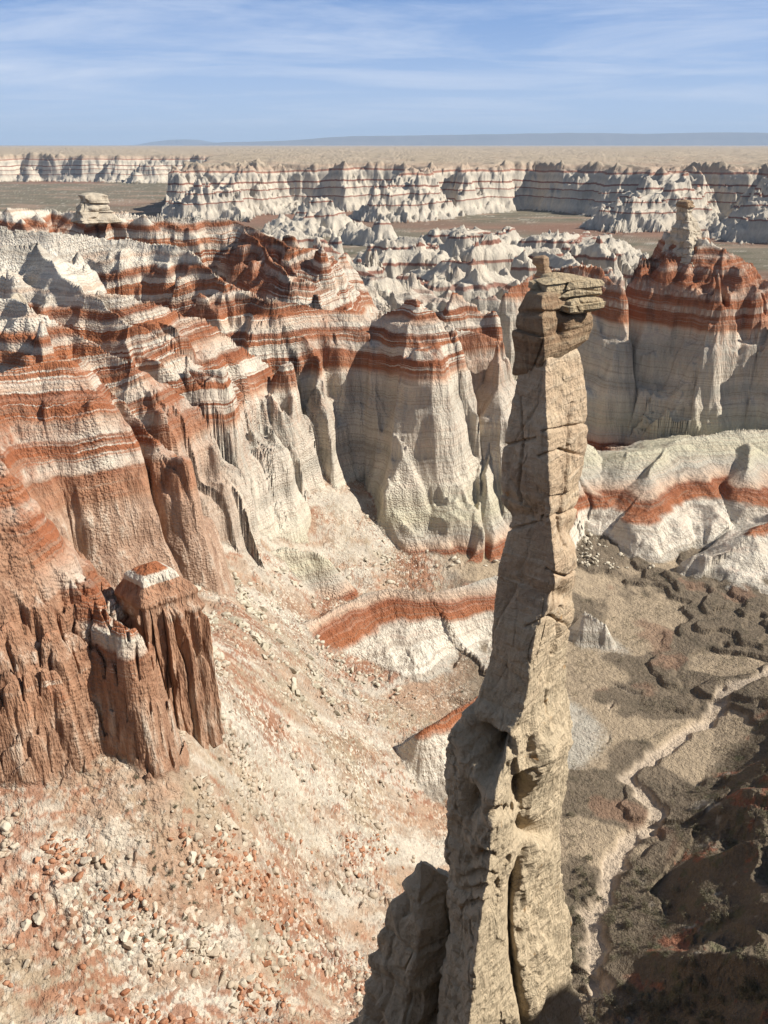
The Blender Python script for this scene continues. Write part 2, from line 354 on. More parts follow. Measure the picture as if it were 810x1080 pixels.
strata2 = [(-30.1, RD), (-29.8, PK), (-28.6, WH), (-27.9, RD2), (-26.6, RD), (-26.2, WH), (-24.6, WH2), (-24.3, PK), (-23.5, WH), (-20, WH2), (-16, GR), (-8, (.42,.37,.30))]
LT = (.53, .47, .38); LG = (.41, .365, .30); MR = (.25, .125, .09)
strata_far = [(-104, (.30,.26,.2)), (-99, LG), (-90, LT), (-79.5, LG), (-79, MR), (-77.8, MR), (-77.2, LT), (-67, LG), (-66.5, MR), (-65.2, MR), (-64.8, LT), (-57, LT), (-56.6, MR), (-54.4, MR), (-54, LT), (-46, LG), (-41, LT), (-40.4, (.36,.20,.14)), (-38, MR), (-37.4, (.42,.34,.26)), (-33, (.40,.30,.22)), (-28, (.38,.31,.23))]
def make_terrain_mat(name='badland_strata', solid=False):
    t = NT(name); p = t.pos(); sx, sy, sz = t.sep(p)
    fine = t.noise(p, 2.0, 4, .7)
    streak = t.noise(t.scale(p, (1, 1, .20)), .8, 4, .66)
    zz = t.math('ADD', sz, t.attr('zoff')) if not solid else t.math('ADD', sz, t.math('MULTIPLY', t.math('SUBTRACT', t.noise(p, .12, 3), .5), 2.))
    zz = t.math('ADD', zz, t.math('MULTIPLY', t.math('SUBTRACT', fine, .5), .7))
    f = t.math('DIVIDE', t.math('ADD', zz, 105.), 100.)
    c = t.ramp(f, [(zr(a), q) for a, q in strata]); c2 = t.ramp(f, [(zr(a), q) for a, q in strata2])
    c = t.mix(t.rng(zz, -29.6, -29.4), c, c2)
    # thin pale seams in the red beds
    cz = t.n('ShaderNodeCombineXYZ'); t.l(t.math('MULTIPLY', zz, 1.), cz.inputs[2]); t.l(t.math('MULTIPLY', sx, .012), cz.inputs[0]); t.l(t.math('MULTIPLY', sy, .012), cz.inputs[1])
    seam = t.noise(cz.outputs[0], 1.15, 3, .75)
    inred = t.math('MULTIPLY', t.rng(zz, -50, -48), t.math('SUBTRACT', 1, t.rng(zz, -29, -27)))
    dustf = t.math('SUBTRACT', 1, t.math('MULTIPLY', t.attr('dust'), .65))
    c = t.mix(t.math('MULTIPLY', t.math('MULTIPLY', t.rng(t.math('ADD', seam, t.math('MULTIPLY', t.attr('cream'), .10)), .555, .60), inred), dustf), c, WH)
    c = t.mix(t.math('MULTIPLY', t.math('MULTIPLY', t.rng(seam, .40, .36), inred), .7), c, (.20,.085,.05))
    c = t.mix(t.math('MULTIPLY', t.math('MULTIPLY', t.attr('dust'), inred), t.rng(streak, .35, .6, .25, .95)), c, t.mix(fine, RD2, RD))
    lam = t.noise(t.scale(cz.outputs[0], (2.6, 2.6, 2.6)), 1.0, 2, .6)
    c = t.mix(t.rng(lam, .54, .60, 0, .45), c, (.30,.225,.165)); c = t.mix(t.rng(lam, .42, .36, 0, .3), c, (.50,.33,.24))
    if not solid:
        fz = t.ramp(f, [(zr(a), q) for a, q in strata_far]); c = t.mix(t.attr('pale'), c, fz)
    brn = t.mix(t.rng(streak, .3, .7), (.21,.098,.055), (.50,.31,.20))
    stain = 1. if solid else t.attr('stain')
    stm = t.math('MULTIPLY', stain, t.rng(streak, .70, .50, .2, .95), clamp=True)
    c = t.mix(stm, c, brn)
    if solid:
        rz = t.math('ADD', sz, t.math('MULTIPLY', t.math('SUBTRACT', fine, .5), .25)); c = t.mix(t.math('MULTIPLY', t.rng(rz, -41.5, -41.35), t.math('SUBTRACT', 1, t.rng(rz, -40.5, -40.35))), c, WH); c = t.mix(t.rng(rz, -40.5, -40.35), c, RD)
    if not solid:
        wash = t.math('MULTIPLY', t.math('MULTIPLY', t.rng(zz, -66, -48), t.math('SUBTRACT', 1, t.rng(zz, -48, -46))), t.attr('wash'))
        c = t.mix(t.math('MULTIPLY', wash, t.rng(streak, .42, .66, 0, .8)), c, (.40,.21,.13))
        bc = t.n('ShaderNodeAttribute', attribute_name='ground').outputs['Color']
        bc = t.mix(.4, bc, t.mix(t.noise(p, .5, 5, .78), (.12,.12,.12), (.88,.88,.88)), 'OVERLAY')
        gn = t.noise(p, .9, 3, .75)
        vn = t.n('ShaderNodeTexVoronoi'); t.l(t.scale(p, (1, 1, 1.4)), vn.inputs['Vector']); vn.inputs['Scale'].default_value = 2.1; vn.inputs['Randomness'].default_value = 1
        vr = t.sep(vn.outputs['Color'])[0]; tm = t.attr('rubble')
        bc = t.mix(t.math('MULTIPLY', t.rng(vr, .80, .82, 0, .75), tm), bc, (.58, .52, .42)); bc = t.mix(t.math('MULTIPLY', t.rng(vr, .13, .11, 0, .75), tm), bc, (.32, .15, .085))
        bc = t.mix(t.math('MULTIPLY', tm, .5), bc, t.mix(vr, (.3, .3, .3), (.72, .72, .72)), 'OVERLAY')
        wgt = t.rng(t.math('ADD', t.attr('rock'), t.math('MULTIPLY', t.math('SUBTRACT', fine, .5), .5)), .35, .6)
        c = t.mix(wgt, bc, c)
    c = t.mix(.45, c, t.mix(fine, (.22,.22,.22), (.78,.78,.78)), 'OVERLAY')
    vs = t.noise(t.scale(p, (1, 1, .22)), .33, 4, .7)
    c = t.mix(.35, c, t.mix(t.rng(vs, .32, .68), (.28,.28,.29), (.70,.69,.67)), 'OVERLAY')
    t.l(c, t.b.inputs['Base Color'])
    if solid: h = t.math('ADD', t.math('MULTIPLY', streak, 1.5), t.math('MULTIPLY', fine, .15))
    else: h = t.math('ADD', t.math('MULTIPLY', t.math('MULTIPLY', streak, 1.5), t.rng(wgt, 0, 1, .12, 1)), t.math('ADD', t.math('ADD', t.math('MULTIPLY', fine, .28), t.math('MULTIPLY', gn, t.rng(wgt, 0, 1, 1.0, 0))), t.math('MULTIPLY', t.math('MULTIPLY', vn.outputs['Distance'], tm), -.55)))
    t.l(t.bump(h, 1., .8), t.b.inputs['Normal'])
    return t.m
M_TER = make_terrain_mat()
M_SOLID = make_terrain_mat('red_cliff_rock', True)
# ------------------------------------------------------------------ what the ground itself is made of, mapped in world metres
rr_ = np.hypot(TX, TY)
farm = sstep(430, 560, rr_)
base_b = base_surf(TX, TY)
def blob(cx, cy, rx, ry): return np.exp(-(((TX-cx)/rx)**2+((TY-cy)/ry)**2))
def mixc(a, b, m): m = m[..., None]; return a*(1-m)+np.array(b, np.float32)*m
talus = sstep(-97.5, -93, base_b)*(1-sstep(8, 22, TX))
hill = sstep(0, 5, TX-np.interp(TY, HY, HXX)+3*pn2(TX/9, TY/9, 83))*(1-sstep(160, 185, TY))
chs = [[(640,1040),(625,960),(655,900),(690,850),(668,812),(720,780),(770,740),(830,700),(900,690)],
       [(560,735),(640,715),(700,745),(740,765)], [(430,700),(520,690),(600,730)], [(600,600),(660,625),(700,640),(810,655)], [(620,690),(650,730),(640,790)]]
dc = np.full(TX.shape, 1e9, np.float32); wxx = TX+5*fbm2(TX/16, TY/16, 4, 5); wyy = TY+5*fbm2(TX/16+9, TY/16, 4, 6)
for ci, ch in enumerate(chs):
    q = [at_z(u, v, -99.5)[:2] for u, v in ch]
    for a, b in zip(q[:-1], q[1:]): dc = np.minimum(dc, seg_d(wxx, wyy, a, b)[0]+(0 if ci == 0 else 1.5))
near_f = dc < 40
chan = 1-sstep(.7, 1.8, dc+1.2*fbm2(TX/5, TY/5, 3, 77))
TZ = TZ-chan*.9*(1-TW_)
# talus: streaks of pale and red rubble running down the slope
dxs, dys = .80, .60
al = TX*dxs+TY*dys; ac = -TX*dys+TY*dxs
srk = fbm2(al/34+.4*pn2(TX/20, TY/20, 4), ac/5.5, 5, 101, .6)
blot = fbm2(TX/11, TY/11, 5, 111, .62)
gc = np.empty(TX.shape+(3,), np.float32); gc[:] = (.475, .37, .275)
gc = mixc(gc, (.43, .275, .18), sstep(.10, -.25, srk)*.8); gc = mixc(gc, (.62, .55, .45), sstep(.04, .2, srk)*.85)
gc = mixc(gc, (.42, .34, .235), sstep(.0, .3, blot)*.7)
fr1 = fbm2(al/3.2, ac/1.7, 5, 121, .72); reg = fbm2(TX/19, TY/19, 3, 122)
gc = mixc(gc, (.58, .51, .41), sstep(.08, .20, fr1+.75*reg)*.75)
downh = sstep(95, 60, TY-.2*TX)
fr2 = fbm2(al/2.6, ac/1.3, 5, 131, .72); reg2 = fbm2(TX/15, TY/15, 3, 132)
gc = mixc(gc, (.36, .165, .095), sstep(.10, .20, fr2+.7*reg2-.10+.12*downh)*.8)
low = sstep(-84, -91, base_b); gc = gc*.80; gc = mixc(gc, (.30, .245, .165), low*sstep(-.5, -.05, fbm2(al/18, ac/6, 4, 141))*.9)
# floor: brown flats between sandy runs
flc = np.empty_like(gc); flc[:] = (.175, .138, .098)
flc = mixc(flc, (.125, .102, .072), sstep(.05, .3, fbm2(TX/5, TY/5, 5, 151, .7))*.7)
flc = mixc(flc, (.37, .29, .20), sstep(.0, -.07, TTER+.05*fbm2(TX/4, TY/4, 4, 161, .7))*.9)
flc = mixc(flc, (.25, .15, .10), sstep(.3, .42, fbm2(TX/17, TY/17, 4, 171))*.6)
flc = mixc(flc, (.47, .38, .285), chan)
hc = np.empty_like(gc); hc[:] = (.150, .118, .082)
hc = mixc(hc, (.235, .11, .068), sstep(.2, .3, fbm2(TX/9, TY/9, 5, 181, .7)))
hc = mixc(hc, (.40, .36, .29), sstep(.22, .34, fbm2(TX/8, TY/8, 5, 191, .65))*.9)
hc = mixc(hc, (.10, .10, .055), sstep(.1, .3, fbm2(TX/3, TY/3, 4, 201, .7))*.7)
gcol = flc*(1-talus[..., None])+gc*talus[..., None]; gcol = gcol*(1-hill[..., None])+hc*hill[..., None]
fc = np.empty_like(gc); fc[:] = (.185, .158, .112); fc = mixc(fc, (.13, .12, .08), sstep(0, .3, fbm2(TX/60, TY/25, 5, 211, .65))); fc = mixc(fc, (.29, .21, .15), sstep(.05, .3, fbm2(TX/140, TY/60, 5, 221)))
fc = mixc(fc, (.46, .42, .35), sstep(.2, .35, fbm2(TX/45, TY/18, 5, 231, .7))*.7); fc = mixc(fc, (.21, .155, .10), sstep(2500, 4500, rr_)); fc = mixc(fc, (.24, .13, .09), sstep(.0, .3, fbm2(TX/900, TY/500, 4, 233))*.8); fc = mixc(fc, (.40, .36, .29), sstep(.1, .25, fbm2(TX/500, TY/700, 4, 234, .65))*sstep(3000, 4000, rr_)*.8)
gcol = gcol*(1-farm[..., None])+fc*farm[..., None]
rc = np.empty_like(gc); rc[:] = (.36, .28, .2); gcol = gcol*(1-TRIM[..., None])+rc*TRIM[..., None]
stain = np.clip((TT == 4)*1.0+(TT == 3)*.8*(1-1.2*blob(*at_z(65,550,-60)[:2], 5, 9)), 0, 1)*(1-farm)*np.where(TT == 4, sstep(0, -4, TZ-np.interp(TX, [-36, -28], [-31, -43.5])), sstep(-44, -47.5, TZ))*(1-TRIM)
zoff = 3.2*fbm2(TX/60, TY/60, 3, 241)+.9*fbm2(TX/7, TY/7, 3, 242)-5*sstep(235, 262, TY)*(1-sstep(40, 90, TX))*(1-farm)+5*blob(*at_z(722, 257, -29)[:2], 38, 38)+1.8*blob(0, 208, 38, 22)+3.5*sstep(-35, -60, TX)*(1-sstep(215, 240, TY))*(1-farm)*sstep(128, 145, TY)+farm*5*fbm2(TX/240, TY/240, 2, 243)
rock = np.clip(TW_, 0, 1)
# strata also crop out on the low humps of the floor
V = np.stack([TX, TY, TZ], -1).reshape(-1, 3)
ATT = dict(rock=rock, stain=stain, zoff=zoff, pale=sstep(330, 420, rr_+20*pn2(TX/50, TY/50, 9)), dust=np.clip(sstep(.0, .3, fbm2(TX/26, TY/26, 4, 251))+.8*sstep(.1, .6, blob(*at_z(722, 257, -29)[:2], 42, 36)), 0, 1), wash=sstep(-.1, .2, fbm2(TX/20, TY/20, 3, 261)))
ATT['wash'] = ATT['wash']*(1-farm)
for u_, v_, z_, r_, a_ in ((150,545,-58,13,.95), (120,500,-50,9,.7), (215,560,-68,7,.45), (505,400,-56,6,.45)):
    q_ = at_z(u_, v_, z_); ATT['stain'] = np.maximum(ATT['stain'], a_*np.clip(1.5*blob(q_[0], q_[1], r_, r_), 0, 1)*sstep(-44, -48, TZ))
ATT['rubble'] = talus*(1-farm)*np.clip(.45+1.2*fbm2(TX/12, TY/12, 3, 281), .1, 1)
ATT['cream'] = sstep(190, 270, rr_)*(1-sstep(20, 60, TX))*.5+.6*fbm2(TX/30, TY/30, 3, 271)
# visible = highest so far along each line of sight
ang = TZ/rr_; vis = ang >= np.maximum.accumulate(ang, axis=1)-1e-6
yy = TY*CP-TZ*SP; PU = 405+FPX*TX/np.maximum(yy, .01); PV = 540-FPX*(TY*SP+TZ*CP)/np.maximum(yy, .01); vis &= yy > 1
ii, jj = np.meshgrid(np.arange(NC-1), np.arange(NR-1), indexing='ij')
FC = np.stack([ii*NR+jj, (ii+1)*NR+jj, (ii+1)*NR+jj+1, ii*NR+jj+1], -1).reshape(-1, 4)
def facev(a): return a[:-1, :-1].ravel()
piece = np.zeros(len(FC), np.int8)
rk = facev(TW_ > .5); tt = facev(TT)
for q in (1, 2, 3, 4, 5, 9): piece[rk & (tt == q)] = q
piece[rk & (tt == 0)] = 6; piece[rk & (tt == 7)] = 5
names = {0: ('canyon_floor',), 1: ('butte', 'tall red striped butte with pale fluted cliffs, carrying a stone pinnacle', 'butte'),
 2: ('badland_ridge', 'ridge with pointed red peak and pale fluted cliffs, left of the tall spire', 'ridge'),
 3: ('striped_butte', 'rounded red and white striped butte at the left edge of the canyon', 'butte'),
 4: ('cliff', 'reddish brown jointed cliff at lower left, the nearest to the viewer', 'cliff'),
 9: ('rock_outcrop', 'low pale green grey rock wall on the slope below the middle cliffs', 'rock outcrop'),
 5: ('far_mesas',), 6: ('badland_hills',)}
GCOL = gcol.reshape(-1, 3)
for pid, nm in names.items():
    f = FC[piece == pid]
    if not len(f): continue
    used, inv = np.unique(f.ravel(), return_inverse=True)
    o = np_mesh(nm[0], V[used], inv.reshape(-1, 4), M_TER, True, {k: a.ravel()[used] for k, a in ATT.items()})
    ca = o.data.color_attributes.new('ground', 'FLOAT_COLOR', 'POINT'); ca.data.foreach_set('color', np.c_[GCOL[used], np.ones(len(used))].astype(np.float32).ravel())
    if len(nm) == 3: tag(o, nm[1], nm[2])
    else: tag(o, kind='structure')

# far blue plateau and the lone mountain on the horizon
def far_hill(name, prof, Y, depth):
    u = np.array([p[0] for p in prof], float); v = np.array([p[1] for p in prof], float)
    n = 400; uu = np.linspace(u[0], u[-1], n); vv = np.interp(uu, u, v)+.5*fbm2(uu/26, uu*0, 4, 501)
    X = (uu-405)/FPX/(CP+(540-vv)/FPX*SP)*Y; H = (-SP+(540-vv)/FPX*CP)/(CP+(540-vv)/FPX*SP)*Y
    rows = []
    for f, dy in ((0, -.10*depth), (.35, -.05*depth), (.55, -.03*depth), (.8, -.018*depth), (1, 0), (1, .6*depth), (0, depth)):
        w = 1+.5*fbm2(uu/7, uu*0+f*2, 3, 502)
        rows.append(np.stack([X, Y+dy*w, -40+(H+40)*f], -1))
    P = np.concatenate(rows); i, j = np.meshgrid(np.arange(len(rows)-1), np.arange(n-1), indexing='ij')
    Fq = np.stack([i*n+j, i*n+j+1, (i+1)*n+j+1, (i+1)*n+j], -1).reshape(-1, 4)
    t = NT(name+'_rock'); t.l(t.mix(t.noise(t.scale(t.pos(), (1, 1, 3)), .0006, 5), (.10, .09, .07), (.24, .19, .15)), t.b.inputs['Base Color'])
    tag(np_mesh(name, P, Fq, t.m), kind='structure')
far_hill('plateau', [(-500,150),(-100,153),(190,154),(236,150),(300,148.5),(345,145),(372,143.5),(420,143),(520,141.5),(600,140),(680,141),(760,139.5),(900,141),(1400,140)], 42000, 9000)
far_hill('mountain', [(140,153),(162,149.5),(180,147.3),(196,147),(210,149.5),(240,153)], 52000, 6000)
# ------------------------------------------------------------------ free standing rocks
def rock_column(name, lev, Y0, mat, nth=420, nv=700, front=.45, side=.15, back=.5, crest=None, disp=None, parent=None, cap=.06, shp=6., attrs=None, wmin=None, asq=1.):
    """lev rows: v, left u, right u, crest u (measured on the photograph), turned into metres at distance Y0; a solid all round"""
    lev = np.array(lev, float); lv = np.linspace(lev[0, 0], lev[-1, 0], nv)
    Lu, Ru, Cu = (np.interp(lv, lev[:, 0], lev[:, i]) for i in (1, 2, 3))
    y_, d_ = CP+(540-lv)/FPX*SP, -SP+(540-lv)/FPX*CP
    z = d_/y_*Y0; sx = Y0/y_/FPX
    L, Rr, C = (Lu-405)*sx, (Ru-405)*sx, (Cu-405)*sx; w = Rr-L
    if wmin is not None: w2 = np.maximum(w, wmin)
    else: w2 = w
    # closed outline with four corners: crest (towards the viewer), left, back, right
    k = np.linspace(0, 1, nth, endpoint=False)
    cx = np.stack([C, Rr, (L+Rr)/2+.08*w, L], 1); cy = np.stack([-front*w2, side*w2*.3, back*w2, -side*w2*.2], 1)
    seg = np.array([0, .34, .56, .80, 1.0]); X = np.zeros((nv, nth)); Yy = np.zeros((nv, nth))
    for i in range(4):
        m = (k >= seg[i]) & (k < seg[i+1]); t = (k[m]-seg[i])/(seg[i+1]-seg[i]); j = (i+1) % 4
        X[:, m] = cx[:, i:i+1]*(1-t)+cx[:, j:j+1]*t; Yy[:, m] = cy[:, i:i+1]*(1-t)+cy[:, j:j+1]*t
    # round the corners a little and belly the faces
    kk = np.array([1, 2, 3, 4, 3, 2, 1], float); kk /= kk.sum()
    for _ in range(int(shp)):
        X = sum(np.roll(X, s-3, 1)*kk[s] for s in range(7)); Yy = sum(np.roll(Yy, s-3, 1)*kk[s] for s in range(7))
    mx = (L+Rr)[:, None]/2; my = 0.
    ang_ = np.arctan2(Yy-my, X-mx); nx, ny = np.cos(ang_), np.sin(ang_)
    t = np.linspace(0, 1, nv)
    env = np.minimum(1, np.minimum(t, 1-t)/cap); env = np.sqrt(np.maximum(1-(1-env)**2, 0))**asq
    Z = np.repeat(z[:, None], nth, 1)
    yyv = (Y0+Yy)*CP-Z*SP; U = 405+FPX*X/yyv; Vv = 540-FPX*((Y0+Yy)*SP+Z*CP)/yyv
    dd = disp(X, Y0+Yy, Z, U, Vv, np.repeat(k[None], nv, 0)) if disp else 0
    if isinstance(dd, tuple): dz = dd[1]; dd = dd[0]
    else: dz = 0
    X = mx+(X-mx+nx*dd)*env[:, None]; Yy = (Yy+ny*dd)*env[:, None]+Y0; Z = Z+dz
    P = np.stack([X, Yy, Z], -1).reshape(-1, 3)
    i, j = np.meshgrid(np.arange(nv-1), np.arange(nth), indexing='ij'); j2 = (j+1) % nth
    Fc = np.stack([i*nth+j, (i+1)*nth+j, (i+1)*nth+j2, i*nth+j2], -1).reshape(-1, 4)
    return np_mesh(name, P, Fc, mat, True, attrs(P) if attrs else None, parent)
def blocks(x, y, z, s, seed, amp, edge, zs=1., lean=.0):
    """jointed rock: staggered courses cut by vertical cracks"""
    course = z/(s*zs)+.6*vn3(x/s/3, y/s/3, z/s/4, seed+9); ci = np.floor(course); cf = course-ci
    a = (x*.8-y*.6)/s+ci*.37+.35*vn3(x/s, y/s, z/s, seed+1)+lean*z/s
    f1, f2, idv = cells(a, ci*7.3+cf*.25, seed)
    crack = 1-sstep(0, .12, f2-f1); bed = 1-sstep(0, .10, np.minimum(cf, 1-cf))
    return (idv-.5)*amp-edge*np.maximum(crack, bed*.7)
def gs(U, V, u, v, ru, rv): return np.exp(-(((U-u)/ru)**2+((V-v)/rv)**2))
def spire_mat(name, c1, c2, c3, grey, zmix=(-14, -24)):
    t = NT(name); p = t.pos(); sx, sy, sz = t.sep(p)
    lam = t.noise(t.scale(p, (.35, .35, 2.6)), 1.6, 5, .62, .4); fine = t.noise(p, 7., 6, .72); big = t.noise(p, .42, 5, .62, .8); pit = t.noise(t.scale(p, (1, 1, .45)), 2.3, 5, .68, .5)
    c = t.mix(t.rng(big, .36, .62), c1, c2)
    c = t.mix(t.math('MULTIPLY', t.rng(lam, .48, .66), .55), c, c3)
    lowm = t.rng(t.math('ADD', sz, t.math('MULTIPLY', big, 8.)), zmix[0], zmix[1])
    c = t.mix(t.math('MULTIPLY', lowm, .75), c, t.mix(t.rng(big, .35, .6), grey, (.57, .47, .325)))
    c = t.mix(t.math('MULTIPLY', t.rng(pit, .57, .68), .5), c, (.20, .15, .10))
    c = t.mix(t.math('MULTIPLY', t.rng(t.noise(p, .9, 4, .7, .8), .66, .72), .7), c, (.48, .24, .07))
    c = t.mix(.5, c, t.mix(fine, (.2, .2, .2), (.8, .8, .8)), 'OVERLAY')
    t.l(c, t.b.inputs['Base Color'])
    h = t.math('ADD', t.math('MULTIPLY', pit, .7), t.math('ADD', t.math('MULTIPLY', fine, .16), t.math('MULTIPLY', lam, .32)))
    t.l(t.bump(h, .55, .85), t.b.inputs['Normal'])
    return t.m
M_SH = spire_mat('tan_sandstone', (.56, .425, .285), (.44, .315, .21), (.61, .50, .365), (.45, .375, .26), (-11, -17))
M_HEAD = spire_mat('brown_caprock', (.33, .225, .135), (.26, .165, .10), (.44, .35, .235), (.33, .25, .16), (-100, -200))
M_LEDGE = spire_mat('lichen_ledge', (.47, .36, .22), (.52, .43, .29), (.34, .25, .155), (.4, .4, .3), (-100, -200))
M_PALE = spire_mat('pale_grey_sandstone', (.52, .45, .345), (.46, .385, .29), (.58, .51, .40), (.49, .42, .325), (-15, -60))
def empty(name, loc):
    o = bpy.data.objects.new(name, None); COL.objects.link(o); o.location = loc; o.empty_display_size = 1; return o
YS = 30.
spire = tag(empty('rock_spire', (0, 0, 0)), 'tall thin tan sandstone spire topped by a brown block, closest rock to the viewer', 'rock spire')
CRACKS = [[(603,425),(598,470),(594,520),(588,548),(590,575)], [(568,480),(590,474),(612,480)], [(572,548),(600,540),(618,528)], [(575,598),(592,606),(606,600)], [(572,455),(598,450),(620,446)],
          [(530,470),(565,462)], [(528,560),(572,552)], [(545,420),(552,470),(548,530)], [(556,660),(582,650),(604,664)], [(590,640),(584,690),(570,720)], [(596,700),(575,750)]]
def shaft_disp(X, Y, Z, U, V, k):
    low = sstep(700, 780, V)
    d = blocks(X, Y, Z, 1.25, 301, .05, .035, 2.4)*(1-low*.6)+blocks(X, Y, Z, 2.6, 302, .20, .07, 1.5)*(1-low*.4)
    d = d+.075*fbm3(X/.45, Y/.45, Z/.3, 4, 311)+.13*fbm3(X/1.8, Y/1.8, Z/1.8, 3, 312)
    # waist and bulges of the upper shaft
    d = d-.28*gs(U, V, 560, 545, 60, 9)*(U < 575)+.16*gs(U, V, 555, 500, 30, 30)
    d = d+.42*gs(U, V, 600, 595, 18, 22)-.25*gs(U, V, 602, 560, 12, 10)-.3*gs(U, V, 596, 628, 14, 7)
    # lumpy lower shaft: cavities, overhangs, a dark cleft
    lump = 1-np.abs(vn3(X/1.15, Y/1.15, Z/1.3, 321))*1.9; l2 = 1-np.abs(vn3(X/.45, Y/.45, Z/.5, 322))*2
    d = d+low*(.20*lump+.10*l2+.28*vn3(X/2.3, Y/2.3, Z/3.0, 323))
    for pl in CRACKS:
        for (u0, v0), (u1, v1) in zip(pl[:-1], pl[1:]):
            q = seg_d(U+1.5*vn3(X/.5, Y/.5, Z/.5, 324), V, (u0, v0), (u1, v1))[0]; d = d-.16*np.exp(-(q/1.4)**2)
    d = d-2.4*gs(U, V, 518, 800, 10, 22)-1.8*gs(U, V, 530, 786, 8, 9)-1.4*gs(U, V, 508, 775, 8, 12)-1.5*gs(U, V, 547, 835, 8, 18)-.9*gs(U, V, 500, 848, 7, 14)-.9*gs(U, V, 560, 875, 14, 7)-.7*gs(U, V, 530, 858, 12, 6)+.4*gs(U, V, 575, 800, 22, 40)
    d = d+.5*gs(U, V, 500, 740, 26, 36)*(U > 480)
    cx = 545-8*np.sin((V-900)/45.)+(V < 930)*(930-V)*.16
    d = d-.75*np.exp(-((U-cx)/3.2)**2)*sstep(880, 930, V)+low*blocks(X, Y, Z, .75, 303, .10, .05, 1.1)
    d = d-.45*gs(U, V, 505, 925, 15, 4)-.45*gs(U, V, 508, 940, 14, 4)-.4*gs(U, V, 503, 955, 12, 4)-.6*gs(U, V, 512, 905, 9, 6)
    d = d+.35*gs(U, V, 570, 905, 18, 20)
    return d
lev = [(366,548,610,572),(378,546,616,568),(395,541,621,567),(440,529,625,568),(480,527,624,569),(520,526,617,571),(545,532,613,573),(560,531,611,574),(600,521,603,575),(620,519,606,568),(640,517,611,556),(662,515,609,552),
       (700,514,604,548),(722,511,601,542),(738,500,600,528),(755,484,602,521),(775,474,604,515),(800,471,604,513),(850,471,600,507),(900,474,597,500),(950,472,597,496),(1000,468,602,490),(1080,458,612,478),(1180,430,640,470),(1330,380,690,470),(1420,350,720,470)]
rock_column('shaft', lev, YS, M_SH, 560, 1300, .58, .9, .5, disp=shaft_disp, parent=spire, cap=.006, shp=5)
def head_disp(X, Y, Z, U, V, k):
    d = .05*fbm3(X/.4, Y/.4, Z/.4, 4, 331)+.2*vn3(X/1.1, Y/1.1, Z/1.1, 332)+blocks(X, Y, Z, 1.5, 333, .26, .07, 1.0)
    d = d-.35*gs(U, V, 590, 352, 5, 9)+.22*gs(U, V, 612, 335, 18, 16)-.28*gs(U, V, 585, 330, 40, 3)
    return d, -.30*sstep(340, 390, V)*(U-585)/45.*-1.0
rock_column('head', [(302,552,628,566),(312,546,634,564),(325,538,634,564),(345,536,631,565),(365,537,626,566),(378,538,607,565),(388,542,592,566)], YS, M_HEAD, 460, 420, .5, .8, .48, disp=head_disp, parent=spire, cap=.05, shp=4)
def ledge_disp(X, Y, Z, U, V, k): return .08*fbm3(X/.3, Y/.3, Z/.3, 4, 341)+blocks(X, Y, Z, .8, 343, .26, .07, .30)+.12*vn3(X/.9, Y/.9, Z/.5, 342)
rock_column('ledge', [(291,564,626,574),(296,559,635,570),(305,558,638,568),(311,556,636,566),(317,556,628,566)], YS, M_LEDGE, 400, 120, .40, .2, .5, disp=ledge_disp, parent=spire, cap=.22, shp=3)
rock_column('ledge', [(287,574,596,584),(290,570,608,582),(294,566,622,578),(297,566,622,578)], YS+.3, M_LEDGE, 300, 60, .30, .2, .5, disp=ledge_disp, parent=spire, cap=.3, shp=3)
rock_column('ledge', [(312,588,632,600),(319,582,638,596),(330,586,634,598)], YS-.1, M_LEDGE, 300, 80, .45, .2, .6, disp=ledge_disp, parent=spire, cap=.25, shp=3)
def but_disp(X, Y, Z, U, V, k): return .35*(1-2*np.abs(vn3(X/1.3, Y/1.3, Z/2.6, 351)))*sstep(912, 930, V)+.22*fbm3(X/.5, Y/.5, Z/.8, 4, 352)+blocks(X, Y, Z, 1.2, 353, .55, .18, 2.0)
rock_column('buttress', [(910,441,446,444),(914,438,452,444),(922,437,466,446),(932,430,478,446),(940,430,488,446),(955,417,492,446),(972,410,492,442),(985,402,494,438),(999,404,500,436),(1006,396,504,434),(1028,390,515,430),(1034,382,518,430),(1060,377,530,424),(1085,366,540,420),(1180,335,560,410),(1330,290,600,410)], YS+.9, M_SH, 360, 520, .30, .1, .45, disp=but_disp, parent=spire, cap=.001, shp=2, wmin=.5)
# the near red pillar with a ringed cap, beside the cliff
def pil_disp(X, Y, Z, U, V, k):
    wall = sstep(640, 655, V); f1, f2, idv = cells(k*23+.4*vn3(X/1.5, Y/1.5, Z/4, 361), Z/16., 362)
    return wall*((idv-.5)*1.3-1.1*(1-sstep(0, .22, f2-f1)))+.3*fbm3(X/1.1, Y/1.1, Z/2.5, 4, 363)+.22*np.sin(Z*2.9)*(1-wall)
pil = rock_column('pillar', [(594,152,160,156),(598,143,171,156),(604,132,184,157),(614,124,198,158),(625,119,208,160),(638,119,214,163),(655,120,216,166),(700,120,222,172),(750,122,229,180),(790,118,236,186)], 79, M_SOLID, 420, 520, .42, .12, .45, disp=pil_disp, cap=.03, shp=9)
tag(pil, 'squat red brown rock pillar with a ringed dome top beside the near cliff', 'rock pillar')
